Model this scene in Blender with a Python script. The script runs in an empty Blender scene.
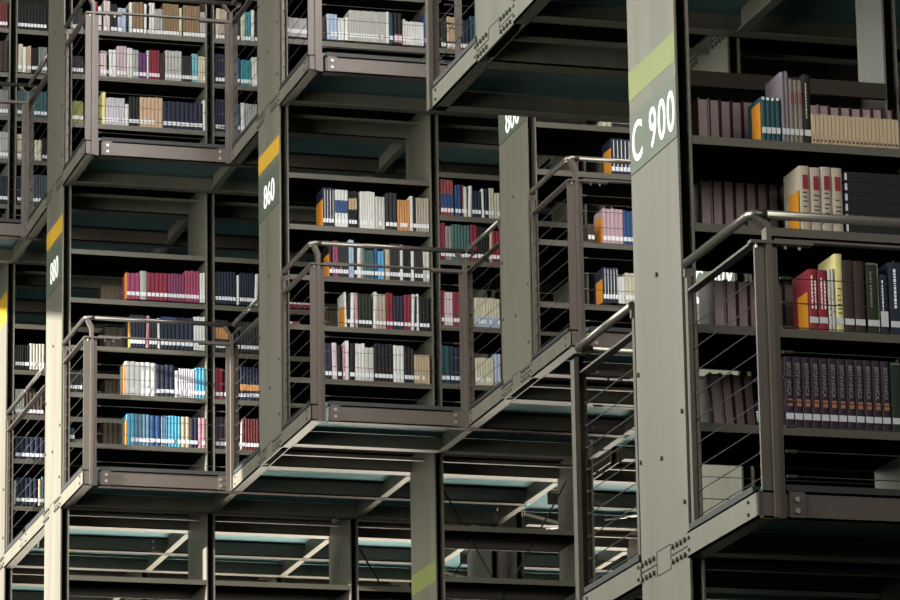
import bpy, math, random
from mathutils import Vector, Matrix
random.seed(7)
scene = bpy.context.scene
col = scene.collection
R = math.radians

# ------------------------------------------------------------------ camera
cam_data = bpy.data.cameras.new('camera')
cam = bpy.data.objects.new('camera', cam_data)
col.objects.link(cam)
rt, up, fw = Vector((0.9622, -0.2718, -0.0155)), Vector((-0.0531, -0.2434, 0.9685)), Vector((0.267, 0.9311, 0.2486))
fw.normalize(); rt = (rt - fw * rt.dot(fw)).normalized(); up = rt.cross(fw) * 1.0
m = Matrix((rt, up, -fw)).transposed().to_4x4()
m.translation = Vector((-5.7078, -30.4061, -6.335))
cam.matrix_world = m
cam_data.sensor_width = 36
cam_data.lens = 174.0
cam_data.clip_end = 300
scene.camera = cam

# ------------------------------------------------------------------ world, daylight, exposure
scene.view_settings.view_transform = 'Standard'
scene.view_settings.look = 'None'
scene.view_settings.gamma = 1
scene.view_settings.use_curve_mapping = False
scene.view_settings.exposure = 0.0
world = bpy.data.worlds.new('world'); scene.world = world
world.use_nodes = True
bg = world.node_tree.nodes['Background']
bg.inputs[0].default_value = (0.75, 0.8, 0.72, 1)
bg.inputs[1].default_value = 0.055


def area_light(name, loc, target, sx, sy, watts, colour, spread=180):
    d = bpy.data.lights.new(name, 'AREA'); d.shape = 'RECTANGLE'
    d.size, d.size_y, d.energy, d.color, d.spread = sx, sy, watts, colour, R(spread)
    o = bpy.data.objects.new(name, d); col.objects.link(o)
    o.location = loc
    o.rotation_euler = (Vector(target) - Vector(loc)).to_track_quat('-Z', 'Y').to_euler()
    return o


def sun_light(name, direction, strength, colour, angle):
    d = bpy.data.lights.new(name, 'SUN'); d.energy, d.color, d.angle = strength, colour, R(angle)
    o = bpy.data.objects.new(name, d); col.objects.link(o)
    o.location = (-20, 0, 10)
    o.rotation_euler = Vector(direction).to_track_quat('-Z', 'Y').to_euler()


area_light('west_soft_light', (-8, -14, 1.0), (1, -12, 0), 10, 9, 2650, (0.97, 1.0, 0.88))
area_light('west_soft_light', (-7.5, -3.5, 2.0), (1, -2, 1), 7, 6, 1150, (0.98, 1.0, 0.90))  # second west lamp, added to brighten the distant pillar faces
area_light('hall_daylight', (3, -24, 3.5), (2, -4, 1), 10, 5, 420, (1.0, 0.93, 0.86))
area_light('rows_fill', (1.5, -9.5, 6.5), (1.2, -1, 1.2), 7, 3, 560, (1.0, 0.95, 0.93), 130)  # added fill lamp for the distant book fronts, leaving the near rack dimmer
area_light('low_daylight', (3.2, 3.2, -6.0), (3.0, 0.6, 0), 8, 5, 1150, (1.0, 0.92, 0.80), 75)
SUN = Vector((1.0, 0.12, -0.22)).normalized()
sun_light('afternoon_sun', SUN, 33.0, (1.0, 0.96, 0.90), 0.5)

# ------------------------------------------------------------------ materials
MATS = {}


def material(name, rgb, rough=0.5, metal=0.0, noise=0.0, scale=8.0, transl=0.0, bump=0.0, spec=0.5, stretch=1.0):
    if name in MATS:
        return MATS[name]
    mt = bpy.data.materials.new(name); mt.use_nodes = True
    nt = mt.node_tree; b = nt.nodes['Principled BSDF']
    b.inputs['Base Color'].default_value = (*rgb, 1)
    b.inputs['Roughness'].default_value = rough
    b.inputs['Metallic'].default_value = metal
    b.inputs['Specular IOR Level'].default_value = spec
    if noise:
        tc = nt.nodes.new('ShaderNodeTexCoord'); mp = nt.nodes.new('ShaderNodeMapping')
        mp.inputs['Scale'].default_value = (scale, scale, scale / stretch)
        n = nt.nodes.new('ShaderNodeTexNoise'); n.inputs['Detail'].default_value = 6
        n.inputs['Scale'].default_value = 1.0
        r = nt.nodes.new('ShaderNodeValToRGB')
        r.color_ramp.elements[0].position = 0.3; r.color_ramp.elements[1].position = 0.7
        r.color_ramp.elements[0].color = (*[c * (1 - noise) for c in rgb], 1)
        r.color_ramp.elements[1].color = (*[min(1, c * (1 + noise)) for c in rgb], 1)
        nt.links.new(tc.outputs['Object'], mp.inputs['Vector']); nt.links.new(mp.outputs[0], n.inputs['Vector'])
        nt.links.new(n.outputs['Fac'], r.inputs[0]); nt.links.new(r.outputs[0], b.inputs['Base Color'])
        if bump:
            bp = nt.nodes.new('ShaderNodeBump'); bp.inputs['Strength'].default_value = bump
            bp.inputs['Distance'].default_value = 0.01
            nt.links.new(n.outputs['Fac'], bp.inputs['Height']); nt.links.new(bp.outputs[0], b.inputs['Normal'])
    if transl:
        out = nt.nodes['Material Output']; t = nt.nodes.new('ShaderNodeBsdfTranslucent')
        t.inputs[0].default_value = (*rgb, 1)
        mx = nt.nodes.new('ShaderNodeMixShader'); mx.inputs[0].default_value = transl
        nt.links.new(b.outputs[0], mx.inputs[1]); nt.links.new(t.outputs[0], mx.inputs[2])
        nt.links.new(mx.outputs[0], out.inputs['Surface'])
    MATS[name] = mt
    return mt


PAINT = material('grey_green_paint', (0.086, 0.080, 0.063), 0.46, 0, 0.16, 7.0, bump=0.05, stretch=10)
RAILP = material('rail_paint', (0.066, 0.053, 0.044), 0.4, 0.15, 0.08, 5.0)
SHELFP = material('shelf_paint', (0.062, 0.056, 0.042), 0.5, 0, 0.08, 4.0)
SHADEP = material('shade_black_steel', (0.006, 0.0055, 0.005), 1.0, spec=0.0)  # near-black colour carries the shade of recesses and shelf undersides
TUBE = material('handrail_steel', (0.17, 0.155, 0.14), 0.25, 0.7)
WIRE = material('steel_cable', (0.035, 0.033, 0.03), 0.6, 0.0, spec=0.2)
TOPRAIL = material('dark_brown_rail', (0.034, 0.028, 0.019), 0.6, spec=0.2)
BOLT = material('zinc_bolt', (0.30, 0.28, 0.25), 0.35, 0.8)
BOLTD = material('painted_bolt', (0.05, 0.046, 0.038), 0.5)
SEAM = material('dark_joint_line', (0.012, 0.012, 0.011), 0.8)  # dark lines for pillar joints and sign plate edges
GLASS = material('frosted_teal_glass', (0.080, 0.15, 0.155), 0.35, 0, 0.12, 1.2, transl=0.3)
GASKET = material('black_gasket', (0.012, 0.013, 0.014), 0.6)
YELLOW = material('yellow_stripe_paint', (0.36, 0.21, 0.012), 0.5, 0, 0.05, 4)
LIME = material('lime_stripe_paint', (0.125, 0.14, 0.043), 0.5, 0, 0.05, 4)
PLATE = material('sign_plate_green', (0.056, 0.07, 0.05), 0.45)
WHITE = material('white_lettering', (0.85, 0.85, 0.83), 0.5)
STICKER = material('white_label_paper', (0.52, 0.525, 0.56), 0.6)
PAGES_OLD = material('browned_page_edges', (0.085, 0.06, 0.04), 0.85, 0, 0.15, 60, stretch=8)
PAGES = material('page_edges', (0.46, 0.37, 0.38), 0.85, 0, 0.10, 60, stretch=8)
ORANGE_STEEL = material('orange_bookend_paint', (0.52, 0.20, 0.015), 0.45)
CONCRETE = material('dark_concrete', (0.05, 0.05, 0.046), 0.9, 0, 0.2, 1.5)

PAL = dict(
    white=(.78, .77, .75), paper=(.60, .58, .54), greywhite=(.52, .51, .48), greypale=(.42, .42, .41), beige=(.46, .38, .30), cream=(.66, .60, .44),
    tan=(.56, .40, .25), peach=(.66, .42, .26), tanbrown=(.27, .17, .08), brown=(.045, .026, .022), darkbrown=(.075, .045, .03), greybrown=(.13, .11, .085),
    black=(.010, .010, .012), charcoal=(.028, .028, .03), navy=(.018, .025, .06), navy2=(.014, .024, .05), navydark=(.014, .022, .05), blue=(.025, .08, .24),
    skyblue=(.07, .36, .68), cyan=(.07, .42, .66), steelblue=(.11, .23, .35), paleblue=(.42, .53, .72), lightcyan=(.16, .50, .62), teal=(.015, .075, .10),
    tealdark=(.04, .12, .13), tealbright=(.03, .27, .32), green=(.05, .13, .12), darkgreen=(.018, .028, .018), greygreen=(.22, .25, .22), grey=(.24, .24, .24),
    rustorange=(.42, .15, .07), orange=(.62, .27, .07), yellow=(.80, .70, .26), olivebright=(.30, .32, .08), olive=(.22, .22, .14), red=(.27, .013, .03), crimson=(.27, .015, .045),
    darkred=(.16, .025, .03), maroon=(.075, .012, .022), magenta=(.36, .045, .13), plum=(.22, .035, .12), plumdark=(.06, .03, .06), pink=(.62, .26, .34),
    pinkwhite=(.72, .55, .58), pinklilac=(.62, .45, .55), pinkstripe=(.56, .36, .42), lilacwhite=(.62, .58, .66), lilac=(.20, .165, .21), purple=(.035, .017, .035),
    purplebright=(.16, .03, .20), redblue=(.33, .06, .07), taupe=(.22, .18, .16), rust=(.22, .06, .05), steeldark=(.06, .09, .12), mauve=(.42, .34, .33))
NAMES = dict(
    paper='off-white', greywhite='pale grey', greypale='light grey', tanbrown='tan', darkbrown='dark brown', greybrown='grey-brown', charcoal='charcoal',
    navy='navy', navy2='dark blue', navydark='blackish blue', skyblue='sky-blue', steelblue='steel-blue', paleblue='pale blue', lightcyan='light cyan',
    teal='teal', tealdark='dark teal', tealbright='bright teal', darkgreen='dark green', greygreen='grey-green', olivebright='olive', darkred='dark red',
    plumdark='dark plum', pinkwhite='pinkish white', pinklilac='lilac-pink', pinkstripe='pink', lilacwhite='lilac-white', purplebright='violet',
    redblue='red-and-blue', steeldark='slate')


def book_mat(c, near=False):
    """cloth and card covers, dimmed to balance the lamps; near-rack copies kept brighter under weaker light"""
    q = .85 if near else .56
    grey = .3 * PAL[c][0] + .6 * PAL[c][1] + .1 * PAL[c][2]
    return material('cover_' + c + ('_brightened' if near else ''), tuple(q * (v * .88 + .12 * grey) for v in PAL[c]), 0.55, 0, 0.10, 40, stretch=4, spec=0.2)


# ------------------------------------------------------------------ helpers
class MB:
    """collects boxes, bars and prisms, linked as one mesh object"""

    def __init__(self):
        self.v, self.f, self.mi = [], [], []

    def box(self, x0, x1, y0, y1, z0, z1, mi=0):
        if x0 > x1: x0, x1 = x1, x0
        if y0 > y1: y0, y1 = y1, y0
        if z0 > z1: z0, z1 = z1, z0
        n = len(self.v)
        self.v += [(x0, y0, z0), (x1, y0, z0), (x1, y1, z0), (x0, y1, z0), (x0, y0, z1), (x1, y0, z1), (x1, y1, z1), (x0, y1, z1)]
        self.f += [tuple(n + k for k in q) for q in ((0, 3, 2, 1), (4, 5, 6, 7), (0, 1, 5, 4), (1, 2, 6, 5), (2, 3, 7, 6), (3, 0, 4, 7))]
        self.mi += [mi] * 6
        return self

    def prism(self, prof, axis, a0, a1, mi=0):
        """prof: 2D outline; axis 0: (y,z) swept in x, 1: (x,z) swept in y, 2: (x,y) swept in z"""
        n = len(self.v); k = len(prof)
        for a in (a0, a1):
            for p, q in prof:
                self.v.append((a, p, q) if axis == 0 else (p, a, q) if axis == 1 else (p, q, a))
        self.f += [tuple(range(n, n + k))[::-1], tuple(range(n + k, n + 2 * k))]
        self.f += [(n + i, n + (i + 1) % k, n + k + (i + 1) % k, n + k + i) for i in range(k)]
        self.mi += [mi] * (k + 2)
        return self

    def tube(self, pts, r, n=10, mi=0):
        pts = [Vector(p) for p in pts]
        base = len(self.v)
        for i, p in enumerate(pts):
            a = pts[max(0, i - 1)]; b = pts[min(len(pts) - 1, i + 1)]
            d = (b - a).normalized()
            s = d.cross(Vector((0, 0, 1)))
            if s.length < 1e-3: s = Vector((1, 0, 0))
            s.normalize(); t = s.cross(d)
            for k in range(n):
                an = 2 * math.pi * k / n
                self.v.append(tuple(p + (s * math.cos(an) + t * math.sin(an)) * r))
        for i in range(len(pts) - 1):
            for k in range(n):
                a, b = base + i * n + k, base + i * n + (k + 1) % n
                self.f.append((a, b, b + n, a + n)); self.mi.append(mi)
        self.f.append(tuple(base + k for k in range(n))[::-1]); self.mi.append(mi)
        e = base + (len(pts) - 1) * n
        self.f.append(tuple(e + k for k in range(n))); self.mi.append(mi)
        return self

    def build(self, name, mats, parent=None, smooth=False, loc=None, origin=None):
        me = bpy.data.meshes.new(name)
        v = self.v
        if origin: v = [(a - origin[0], b - origin[1], c - origin[2]) for a, b, c in v]
        me.from_pydata(v, [], self.f)
        if not isinstance(mats, (list, tuple)): mats = [mats]
        for mt in mats: me.materials.append(mt)
        me.polygons.foreach_set('material_index', self.mi)
        if smooth: me.polygons.foreach_set('use_smooth', [len(f) == 4 for f in self.f])
        me.update()
        o = bpy.data.objects.new(name, me); col.objects.link(o)
        if parent: o.parent = parent
        if origin: o.location = origin if not parent else Vector(origin) - parent.matrix_basis.translation
        elif parent: o.location = -parent.matrix_basis.translation
        if loc: o.location = loc
        return o


def tag(o, label=None, cat=None, group=None, kind=None):
    if label: o['label'] = label
    if cat: o['category'] = cat
    if group: o['group'] = group
    if kind: o['kind'] = kind
    return o


def thing(name, loc, label, cat, group=None):
    o = bpy.data.objects.new(name, None); col.objects.link(o)
    o.location = loc; o.empty_display_size = 0.1
    return tag(o, label, cat, group)


def text_mesh(body, size, xscale, name, mat, parent, mw, bold=0.0, spacing=1.0):
    """lettering turned into a mesh and stood on a surface by the matrix mw"""
    cu = bpy.data.curves.new(name, 'FONT'); cu.body = body; cu.size = size; cu.extrude = 0.002; cu.offset = bold
    cu.space_character = spacing; cu.align_x = 'CENTER'; cu.align_y = 'CENTER'; cu.resolution_u = 4
    tmp = bpy.data.objects.new('tmp', cu); col.objects.link(tmp)
    dg = bpy.context.evaluated_depsgraph_get(); dg.update()
    me = bpy.data.meshes.new_from_object(tmp.evaluated_get(dg))
    bpy.data.objects.remove(tmp); bpy.data.curves.remove(cu)
    me.transform(Matrix.Diagonal((xscale, 1, 1, 1)))
    me.transform(mw)
    me.name = name
    me.materials.clear(); me.materials.append(mat)
    o = bpy.data.objects.new(name, me); col.objects.link(o)
    o.parent = parent
    o.location = -parent.matrix_basis.translation
    return o


# ------------------------------------------------------------------ lattice of the stacks (metres)
W, P = 2.2923, 1.0677          # spacing of the rows, spacing of the pillars along a row
HW, CW, RW = W / 2, 0.3085, 0.064
CY, CZ, H2 = -13.6518, -2.9721, 3.0078   # near stack: row line, floor height, storey height

# ------------------------------------------------------------------ setting
tag(MB().box(-16, 24, -40, 20, -9.3, -9).build('floor', CONCRETE), kind='structure')
tag(MB().box(-16, 24, 17, 17.4, -9, 16).build('wall_back', CONCRETE), kind='structure')
# unseen wall added to mask the sun; its opening shapes the sunlit patch
wx = -9.0
sx = wx / SUN.x
wy0, wz1 = -1.62 + sx * SUN.y, 1.60 + sx * SUN.z          # opening's head slopes up towards the back to tilt the sun patch's edge
yc = sx * SUN.y
zh = lambda y: wz1 + .26 * (y - yc)
tag(MB().box(wx - .4, wx, -40, wy0, -9, 16).box(wx - .4, wx, wy0, 17, -9, -4.0 + sx * SUN.z).box(wx - .4, wx, 9, 17, -9, 16)
    .prism([(wy0, zh(wy0)), (9, zh(9)), (9, 16), (wy0, 16)], 0, wx - .4, wx).build('sun_mask_wall', CONCRETE), kind='structure')
SHELVES = [
 ('C1', -13.9498, -1.1761, 'uppermost filled shelf by big pillar C', 'volumes on the top shelf by pillar C', [
  ('end',0.3812,0.169,0.1),(0.3842,0.4691,4,0.194,'teal',{'head':'white','k':'volume'}),(0.4754,0.5091,2,0.309,'lilac',{'k':'tall paperback'}),
  (0.51,0.5707,3,0.277,'taupe',{'blotch':('rust',0.62,0.8)}),(0.5737,0.6075,1,0.302,'black',{'title':'cream'}),
  (0.6054,0.9986,22,0.132,'tan',{'k':'slim paperback'}),]),
 ('C1b', -13.6318, -1.1761, 'turned away, behind top shelf by pillar C', 'backward volumes on the top shelf by pillar C', [
  ('back',0.2162,0.4676,5,0.271,'maroon'),('back',0.7154,1.107,8,0.278,'maroon'),]),
 ('C2', -13.9498, -1.5541, 'handrail-height shelf by big pillar C', 'volumes on the second shelf by pillar C', [
  ('end',0.539,0.173,0.113),(0.5429,0.7357,4,0.278,'beige',{'blotch':('red',0.64,0.86),'marks':1,'k':'thick volume'}),
  ('flat',0.7415,1.051,6,0.268,'black'),]),
 ('C2b', -13.6318, -1.5541, 'turned away, behind handrail-height shelf by C', 'backward volumes on the second shelf by pillar C', [
  ('back',0.2184,0.6206,8,0.289,'maroon'),]),
 ('C3', -13.9498, -1.9871, 'shelf just below the handrail by pillar C', 'volumes on the third shelf by pillar C', [
  ('end',0.5622,0.166,0.113),(0.566,0.6506,2,0.267,'red',{'title':'white','title2':1}),(0.6528,0.6818,2,0.271,'paper',{'marks':1}),
  (0.6844,0.7201,1,0.338,'yellow',{'k':'tall volume','marks':2}),(0.7212,0.8174,2,0.311,'brown'),
  (0.8237,0.8821,1,0.307,'darkgreen',{'edge':'olive','title':'olive'}),(0.8821,0.9203,1,0.258,'navy',{'title':'white','biglabel':1}),
  (0.925,1.0015,1,0.318,'navy2',{'title':'white'}),]),
 ('C3b', -13.6318, -1.9871, 'turned away, behind shelf under handrail by C', 'backward volumes on the third shelf by pillar C', [
  ('back',0.2626,0.6267,7,0.286,'maroon'),]),
 ('C4', -13.9498, -2.4031, 'lowest filled shelf by big pillar C', 'matching volumes on the lowest shelf by pillar C', [
  (0.4458,0.9118,12,0.301,'purple',{'word':'BRITANNICA','blotch':('rustorange',0.3,0.4),'k':'encyclopaedia volume'}),
  (0.9151,0.9733,1,0.301,'darkgreen',{'edge':'olive'}),]),
 ('C4b', -13.6318, -2.4031, 'turned away, behind lowest shelf by pillar C', 'backward volumes on the lowest shelf by pillar C', [
  ('back',0.2494,0.441,4,0.294,'maroon'),]),
 ('A4', -2.5903, 1.565, 'top filled shelf, beside middle pillar 860', 'books on the top shelf by pillar 860', [
  ('end',1.3742,0.193,0.176),('mass',1.3749,1.4528,4,0.273,'navy',{'stripe':'white'}),(1.4597,1.5518,4,0.265,'white',{'blotch':('blue',0.38,0.72)}),
  ('mass',1.5553,1.6156,3,0.263,'black',{'blotch':('tan',0.5,0.8)}),('mass',1.6369,1.7436,6,0.266,'white'),('mass',1.7467,1.8144,3,0.232,'paper'),
  (1.8183,1.9003,3,0.265,'charcoal'),('mass',1.9032,1.9925,5,0.221,'orange'),('mass',1.9929,2.0144,1,0.253,'white'),
  ('mass',2.0143,2.0357,1,0.247,'black'),('mass',2.0356,2.1287,5,0.243,'beige'),]),
 ('A3', -2.5903, 1.21, 'second shelf down, beside middle pillar 860', 'books on the second shelf by pillar 860', [
  ('end',1.4171,0.202,0.147),(1.4174,1.4421,1,0.239,'black'),('mass',1.4422,1.4775,2,0.254,'magenta'),('mass',1.4774,1.5516,4,0.244,'charcoal'),
  ('mass',1.5554,1.5907,2,0.268,'paleblue'),('mass',1.5904,1.6117,1,0.241,'black'),(1.6117,1.64,1,0.243,'white'),
  ('mass',1.6397,1.6609,1,0.216,'grey'),('mass',1.6608,1.7317,4,0.204,'green'),('mass',1.7353,1.7601,1,0.215,'blue'),
  ('mass',1.76,1.8061,2,0.202,'skyblue'),(1.8135,1.8454,1,0.226,'tan'),('mass',1.8458,1.917,4,0.258,'charcoal'),(1.9169,1.9382,1,0.254,'white'),
  ('mass',1.9382,1.9917,3,0.256,'black'),('mass',1.9951,2.0165,1,0.251,'white'),('mass',2.02,2.0807,3,0.246,'charcoal'),
  (2.0807,2.1271,2,0.25,'paper'),]),
 ('A2', -2.5903, 0.86, 'third shelf down, beside middle pillar 860', 'books on the third shelf by pillar 860', [
  ('end',1.5234,0.241,0.147),('mass',1.5235,1.5375,1,0.248,'white'),('mass',1.5374,1.5586,1,0.235,'black'),(1.5586,1.5868,1,0.243,'white'),
  ('mass',1.5939,1.6151,1,0.245,'pink'),(1.6185,1.7139,4,0.241,'darkgreen'),(1.7211,1.7424,1,0.259,'white'),(1.7422,1.813,3,0.248,'beige'),
  (1.8166,1.8627,2,0.258,'red'),(1.866,1.937,3,0.24,'navy'),(1.9406,1.9903,2,0.251,'crimson'),(1.9904,2.0118,1,0.26,'white'),
  ('mass',2.0116,2.0294,1,0.247,'black'),('mass',2.0296,2.0473,1,0.262,'white'),(2.0506,2.1218,3,0.243,'black'),]),
 ('A2b', -2.2623, 0.86, 'turned away, third shelf beside middle pillar 860', 'backward books by pillar 860', [
  ('mass','back',1.458,1.5576,3,0.192,'greybrown'),]),
 ('A1', -2.5903, 0.49, 'lowest shelf, beside middle pillar 860', 'books on the lowest shelf by pillar 860', [
  (1.3796,1.4287,2,0.253,'navy'),(1.4322,1.4673,1,0.255,'pinkwhite'),(1.4706,1.4987,1,0.243,'black'),('mass',1.5057,1.5219,1,0.245,'pink'),
  (1.5236,1.5482,1,0.274,'white'),(1.5516,1.5902,1,0.262,'black'),(1.5923,1.6606,3,0.261,'white'),(1.6603,1.7237,2,0.236,'paper'),
  (1.7275,1.8582,5,0.266,'black'),(1.8616,1.9358,3,0.261,'white'),(1.9392,1.9853,2,0.254,'black'),('mass',1.9851,2.0063,1,0.242,'charcoal'),
  ('mass',2.0079,2.1192,6,0.203,'tan'),]),
 ('A2d', -2.5903, 0.86, 'at the rail end, third shelf beside middle pillar 860', 'books at the rail end by pillar 860', [
  ('mass','flat',1.1359,1.2058,1,0.023,'crimson'),]),
 ('B4', -2.5903, 1.69, 'top filled shelf, bay left of half-hidden pillar 800', 'top shelf books between 860 and 800', [
  (2.2132,2.3068,4,0.259,'redblue',{'blotch':('blue',0.25,0.6)}),('mass',2.317,2.3602,2,0.228,'blue'),('mass',2.3674,2.3775,1,0.23,'crimson'),
  ('mass',2.3787,2.4032,1,0.217,'white'),(2.4105,2.4358,1,0.226,'white'),('mass',2.4387,2.5037,3,0.193,'navy'),('mass',2.5112,2.5292,1,0.21,'white'),
  ('mass',2.5328,2.5581,1,0.212,'navy'),('mass',2.5619,2.5981,2,0.221,'cream'),('mass',2.601,2.6408,2,0.188,'cream'),
  ('mass',2.6479,2.8583,8,0.182,'charcoal'),]),
 ('B3', -2.5903, 1.375, 'second shelf down, bay left of half-hidden pillar 800', 'second shelf books between 860 and 800', [
  ('mass',2.2084,2.2407,2,0.263,'red'),(2.244,2.2906,2,0.244,'grey'),('mass',2.2907,2.4201,6,0.257,'green'),(2.4237,2.4705,2,0.262,'crimson'),
  ('mass',2.4738,2.5531,4,0.252,'black'),('mass',2.5564,2.5781,1,0.241,'tan'),(2.5793,2.6356,2,0.229,'red'),(2.6393,2.8528,7,0.238,'darkred'),]),
 ('B2', -2.5903, 0.91, 'third shelf down, bay left of half-hidden pillar 800', 'third shelf books between 860 and 800', [
  ('mass',2.2046,2.226,1,0.25,'red'),('mass',2.2293,2.2901,3,0.238,'pinkwhite'),('mass',2.2937,2.3616,3,0.242,'crimson'),
  ('mass',2.3687,2.4117,2,0.239,'black'),('mass',2.4469,2.6264,9,0.211,'cream',{'blotch':('paleblue',0.02,0.35)}),]),
 ('B1', -2.5903, 0.5, 'lowest shelf, bay left of half-hidden pillar 800', 'lowest shelf books between 860 and 800', [
  (2.1984,2.2625,2,0.265,'teal'),(2.2659,2.355,3,0.262,'navy2'),(2.3618,2.4332,3,0.245,'charcoal'),('mass',2.4429,2.5752,7,0.195,'cream'),
  ('mass',2.5794,2.6259,2,0.228,'paleblue'),]),
 ('D1', -2.5903, 2.91, 'shelf above the balcony of pillar 860', 'books above the balcony of pillar 860', [
  ('mass',1.1288,1.2712,9,0.137,'greypale'),('mass',1.2748,1.3675,5,0.153,'charcoal'),(1.3712,1.4105,1,0.165,'brown'),
  ('mass',1.4142,1.4893,3,0.184,'paleblue'),('mass',1.4926,1.5392,2,0.16,'white'),('mass',1.5428,1.5715,1,0.17,'white'),
  ('mass',1.5742,1.8381,14,0.223,'greywhite'),('mass',1.8394,1.8595,1,0.229,'white'),(1.8616,1.8919,1,0.223,'teal'),
  (1.8955,1.9533,2,0.227,'black',{'blotch':('pink',0.05,0.3)}),('mass',1.9563,1.9744,1,0.186,'pinkwhite'),('mass',1.9762,2.1115,7,0.17,'white'),
  (2.1144,2.1448,1,0.227,'blue'),]),
 ('D2', -2.5903, 2.89, 'beyond the bright hanging frame', 'books seen past the bright frame', [
  ('mass',2.2352,2.2715,2,0.235,'charcoal'),('mass',2.2789,2.3589,4,0.247,'tan'),('mass',2.3658,2.4386,3,0.231,'navy'),(2.4464,2.4901,2,0.265,'teal'),]),
 ('E4', -0.298, 1.58, 'top filled shelf, beside yellow-striped pillar 880', 'top shelf books by pillar 880', [
  ('end',0.4798,0.201,0.074),(0.4798,0.5764,3,0.196,'magenta'),(0.5786,0.6284,1,0.215,'greypale'),(0.6307,0.7849,5,0.206,'crimson'),
  ('mass',0.7871,0.9118,6,0.207,'plum'),('mass',0.9141,1.0203,5,0.236,'magenta'),('mass',1.0241,1.0638,2,0.225,'white'),]),
 ('E4b', 0.03, 1.58, 'turned away on the top filled shelf by 880', 'backward books on the top shelf by 880', [
  ('mass','back',0.353,0.525,5,0.179,'greybrown'),]),
 ('E3', -0.298, 1.22, 'shelf behind the handrail beside yellow-striped pillar 880', 'handrail-height books by pillar 880', [
  ('end',0.5031,0.216,0.059),('mass',0.5052,0.6179,5,0.242,'navy2'),('mass',0.6216,0.6439,1,0.238,'pink'),('mass',0.6476,0.707,3,0.218,'charcoal'),
  ('mass',0.7107,0.7293,1,0.228,'white'),(0.733,0.8446,4,0.239,'navy2',{'blotch':('blue',0.84,1.0)}),(0.8469,0.9751,4,0.238,'navy'),
  ('mass',0.9788,1.0633,4,0.252,'white'),]),
 ('E3b', 0.03, 1.22, 'turned away behind the handrail by pillar 880', 'backward books at the handrail by 880', [
  ('back',0.3842,0.5597,4,0.23,'greybrown'),]),
 ('E2', -0.298, 0.86, 'third shelf down, beside yellow-striped pillar 880', 'third shelf books by pillar 880', [
  ('mass',0.0633,0.1548,5,0.138,'charcoal'),('end',0.4671,0.23,0.074),(0.4693,0.6963,6,0.249,'white',{'k':'thick volume'}),
  (0.6985,0.8335,4,0.238,'navy'),('mass',0.8373,0.867,1,0.198,'white'),('mass',0.8692,0.9859,7,0.216,'lilacwhite'),
  ('mass',0.9882,1.0627,3,0.229,'cyan'),]),
 ('E2b', 0.03, 0.86, 'turned away on the third shelf by pillar 880', 'backward books on the third shelf by 880', [
  ('mass','back',0.3859,0.4975,4,0.191,'darkbrown'),]),
 ('E1', -0.298, 0.49, 'lowest shelf, beside yellow-striped pillar 880', 'lowest shelf books by pillar 880', [
  ('mass',0.0585,0.1023,2,0.107,'teal'),('end',0.4831,0.192,0.103),(0.4852,0.5419,2,0.235,'cyan'),(0.5441,0.6525,4,0.231,'steelblue'),
  (0.6547,0.7338,2,0.228,'blue'),('mass',0.736,0.7855,3,0.228,'steelblue'),('mass',0.7877,0.8818,4,0.231,'cyan'),(0.884,0.9485,2,0.228,'peach'),
  (0.9507,1.0079,2,0.223,'navy'),(1.0101,1.0636,2,0.226,'pink'),]),
 ('E1b', 0.03, 0.49, 'turned away on the lowest shelf by pillar 880', 'backward books on the lowest shelf by 880', [
  ('back',0.3725,0.5209,4,0.238,'darkbrown'),]),
 ('F4', -0.298, 1.58, 'top filled shelf, bay left of middle pillar 860', 'top shelf books between 880 and 860', [
  ('mass',1.1403,1.2944,7,0.243,'navydark'),('mass',1.3019,1.3192,1,0.225,'white'),('mass',1.3215,1.4301,6,0.244,'navy2'),
  (1.4338,1.4602,1,0.24,'white'),('mass',1.6942,1.8687,6,0.183,'crimson'),]),
 ('F3', -0.298, 1.22, 'second shelf down, bay left of middle pillar 860', 'second shelf books between 880 and 860', [
  ('mass',1.1395,1.2369,4,0.238,'charcoal',{'blotch':('orange',0.4,0.75)}),(1.2932,1.3232,1,0.229,'black'),('mass',1.3307,1.466,6,0.234,'charcoal'),]),
 ('F2', -0.298, 0.86, 'third shelf down, bay left of middle pillar 860', 'third shelf books between 880 and 860', [
  (1.1388,1.1985,2,0.236,'crimson'),(1.2022,1.2358,1,0.223,'black'),(1.2919,1.3219,1,0.228,'black'),
  ('mass',1.3242,1.4644,6,0.255,'navydark',{'blotch':('orange',0.3,0.48)}),]),
 ('F1', -0.298, 0.49, 'lowest shelf, bay left of middle pillar 860', 'lowest shelf books between 880 and 860', [
  (1.138,1.2348,3,0.24,'plumdark'),(1.2907,1.3205,1,0.224,'black'),('mass',1.3227,1.3354,1,0.21,'white'),('mass',1.3377,1.4626,6,0.236,'darkred'),]),
 ('G3', -0.298, 3.59, 'top shelf above the balcony of pillar 880', 'top shelf books above balcony 880', [
  ('mass',0.0533,0.1431,5,0.184,'charcoal'),('mass',0.2366,0.2569,1,0.242,'crimson'),('mass',0.2593,0.2856,1,0.212,'white'),
  ('mass',0.3005,0.3493,2,0.255,'pinkwhite'),('mass',0.3532,0.4021,2,0.236,'black'),(0.406,0.47,2,0.209,'paleblue'),(0.4925,0.5166,1,0.261,'white'),
  (0.5189,0.5997,3,0.265,'tanbrown'),('mass',0.6042,0.6246,1,0.254,'white'),('mass',0.6284,0.6398,1,0.247,'black'),
  ('mass',0.642,0.6851,2,0.265,'white'),('mass',0.6875,0.7457,3,0.222,'greypale'),('mass',0.748,0.867,6,0.268,'tanbrown'),
  ('mass',0.8693,0.8921,1,0.242,'cream'),('mass',0.8997,1.0267,6,0.264,'tanbrown'),('mass',1.0289,1.0685,2,0.223,'greypale'),]),
 ('G2', -0.298, 3.255, 'middle shelf above the balcony of pillar 880', 'middle shelf books above balcony 880', [
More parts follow.
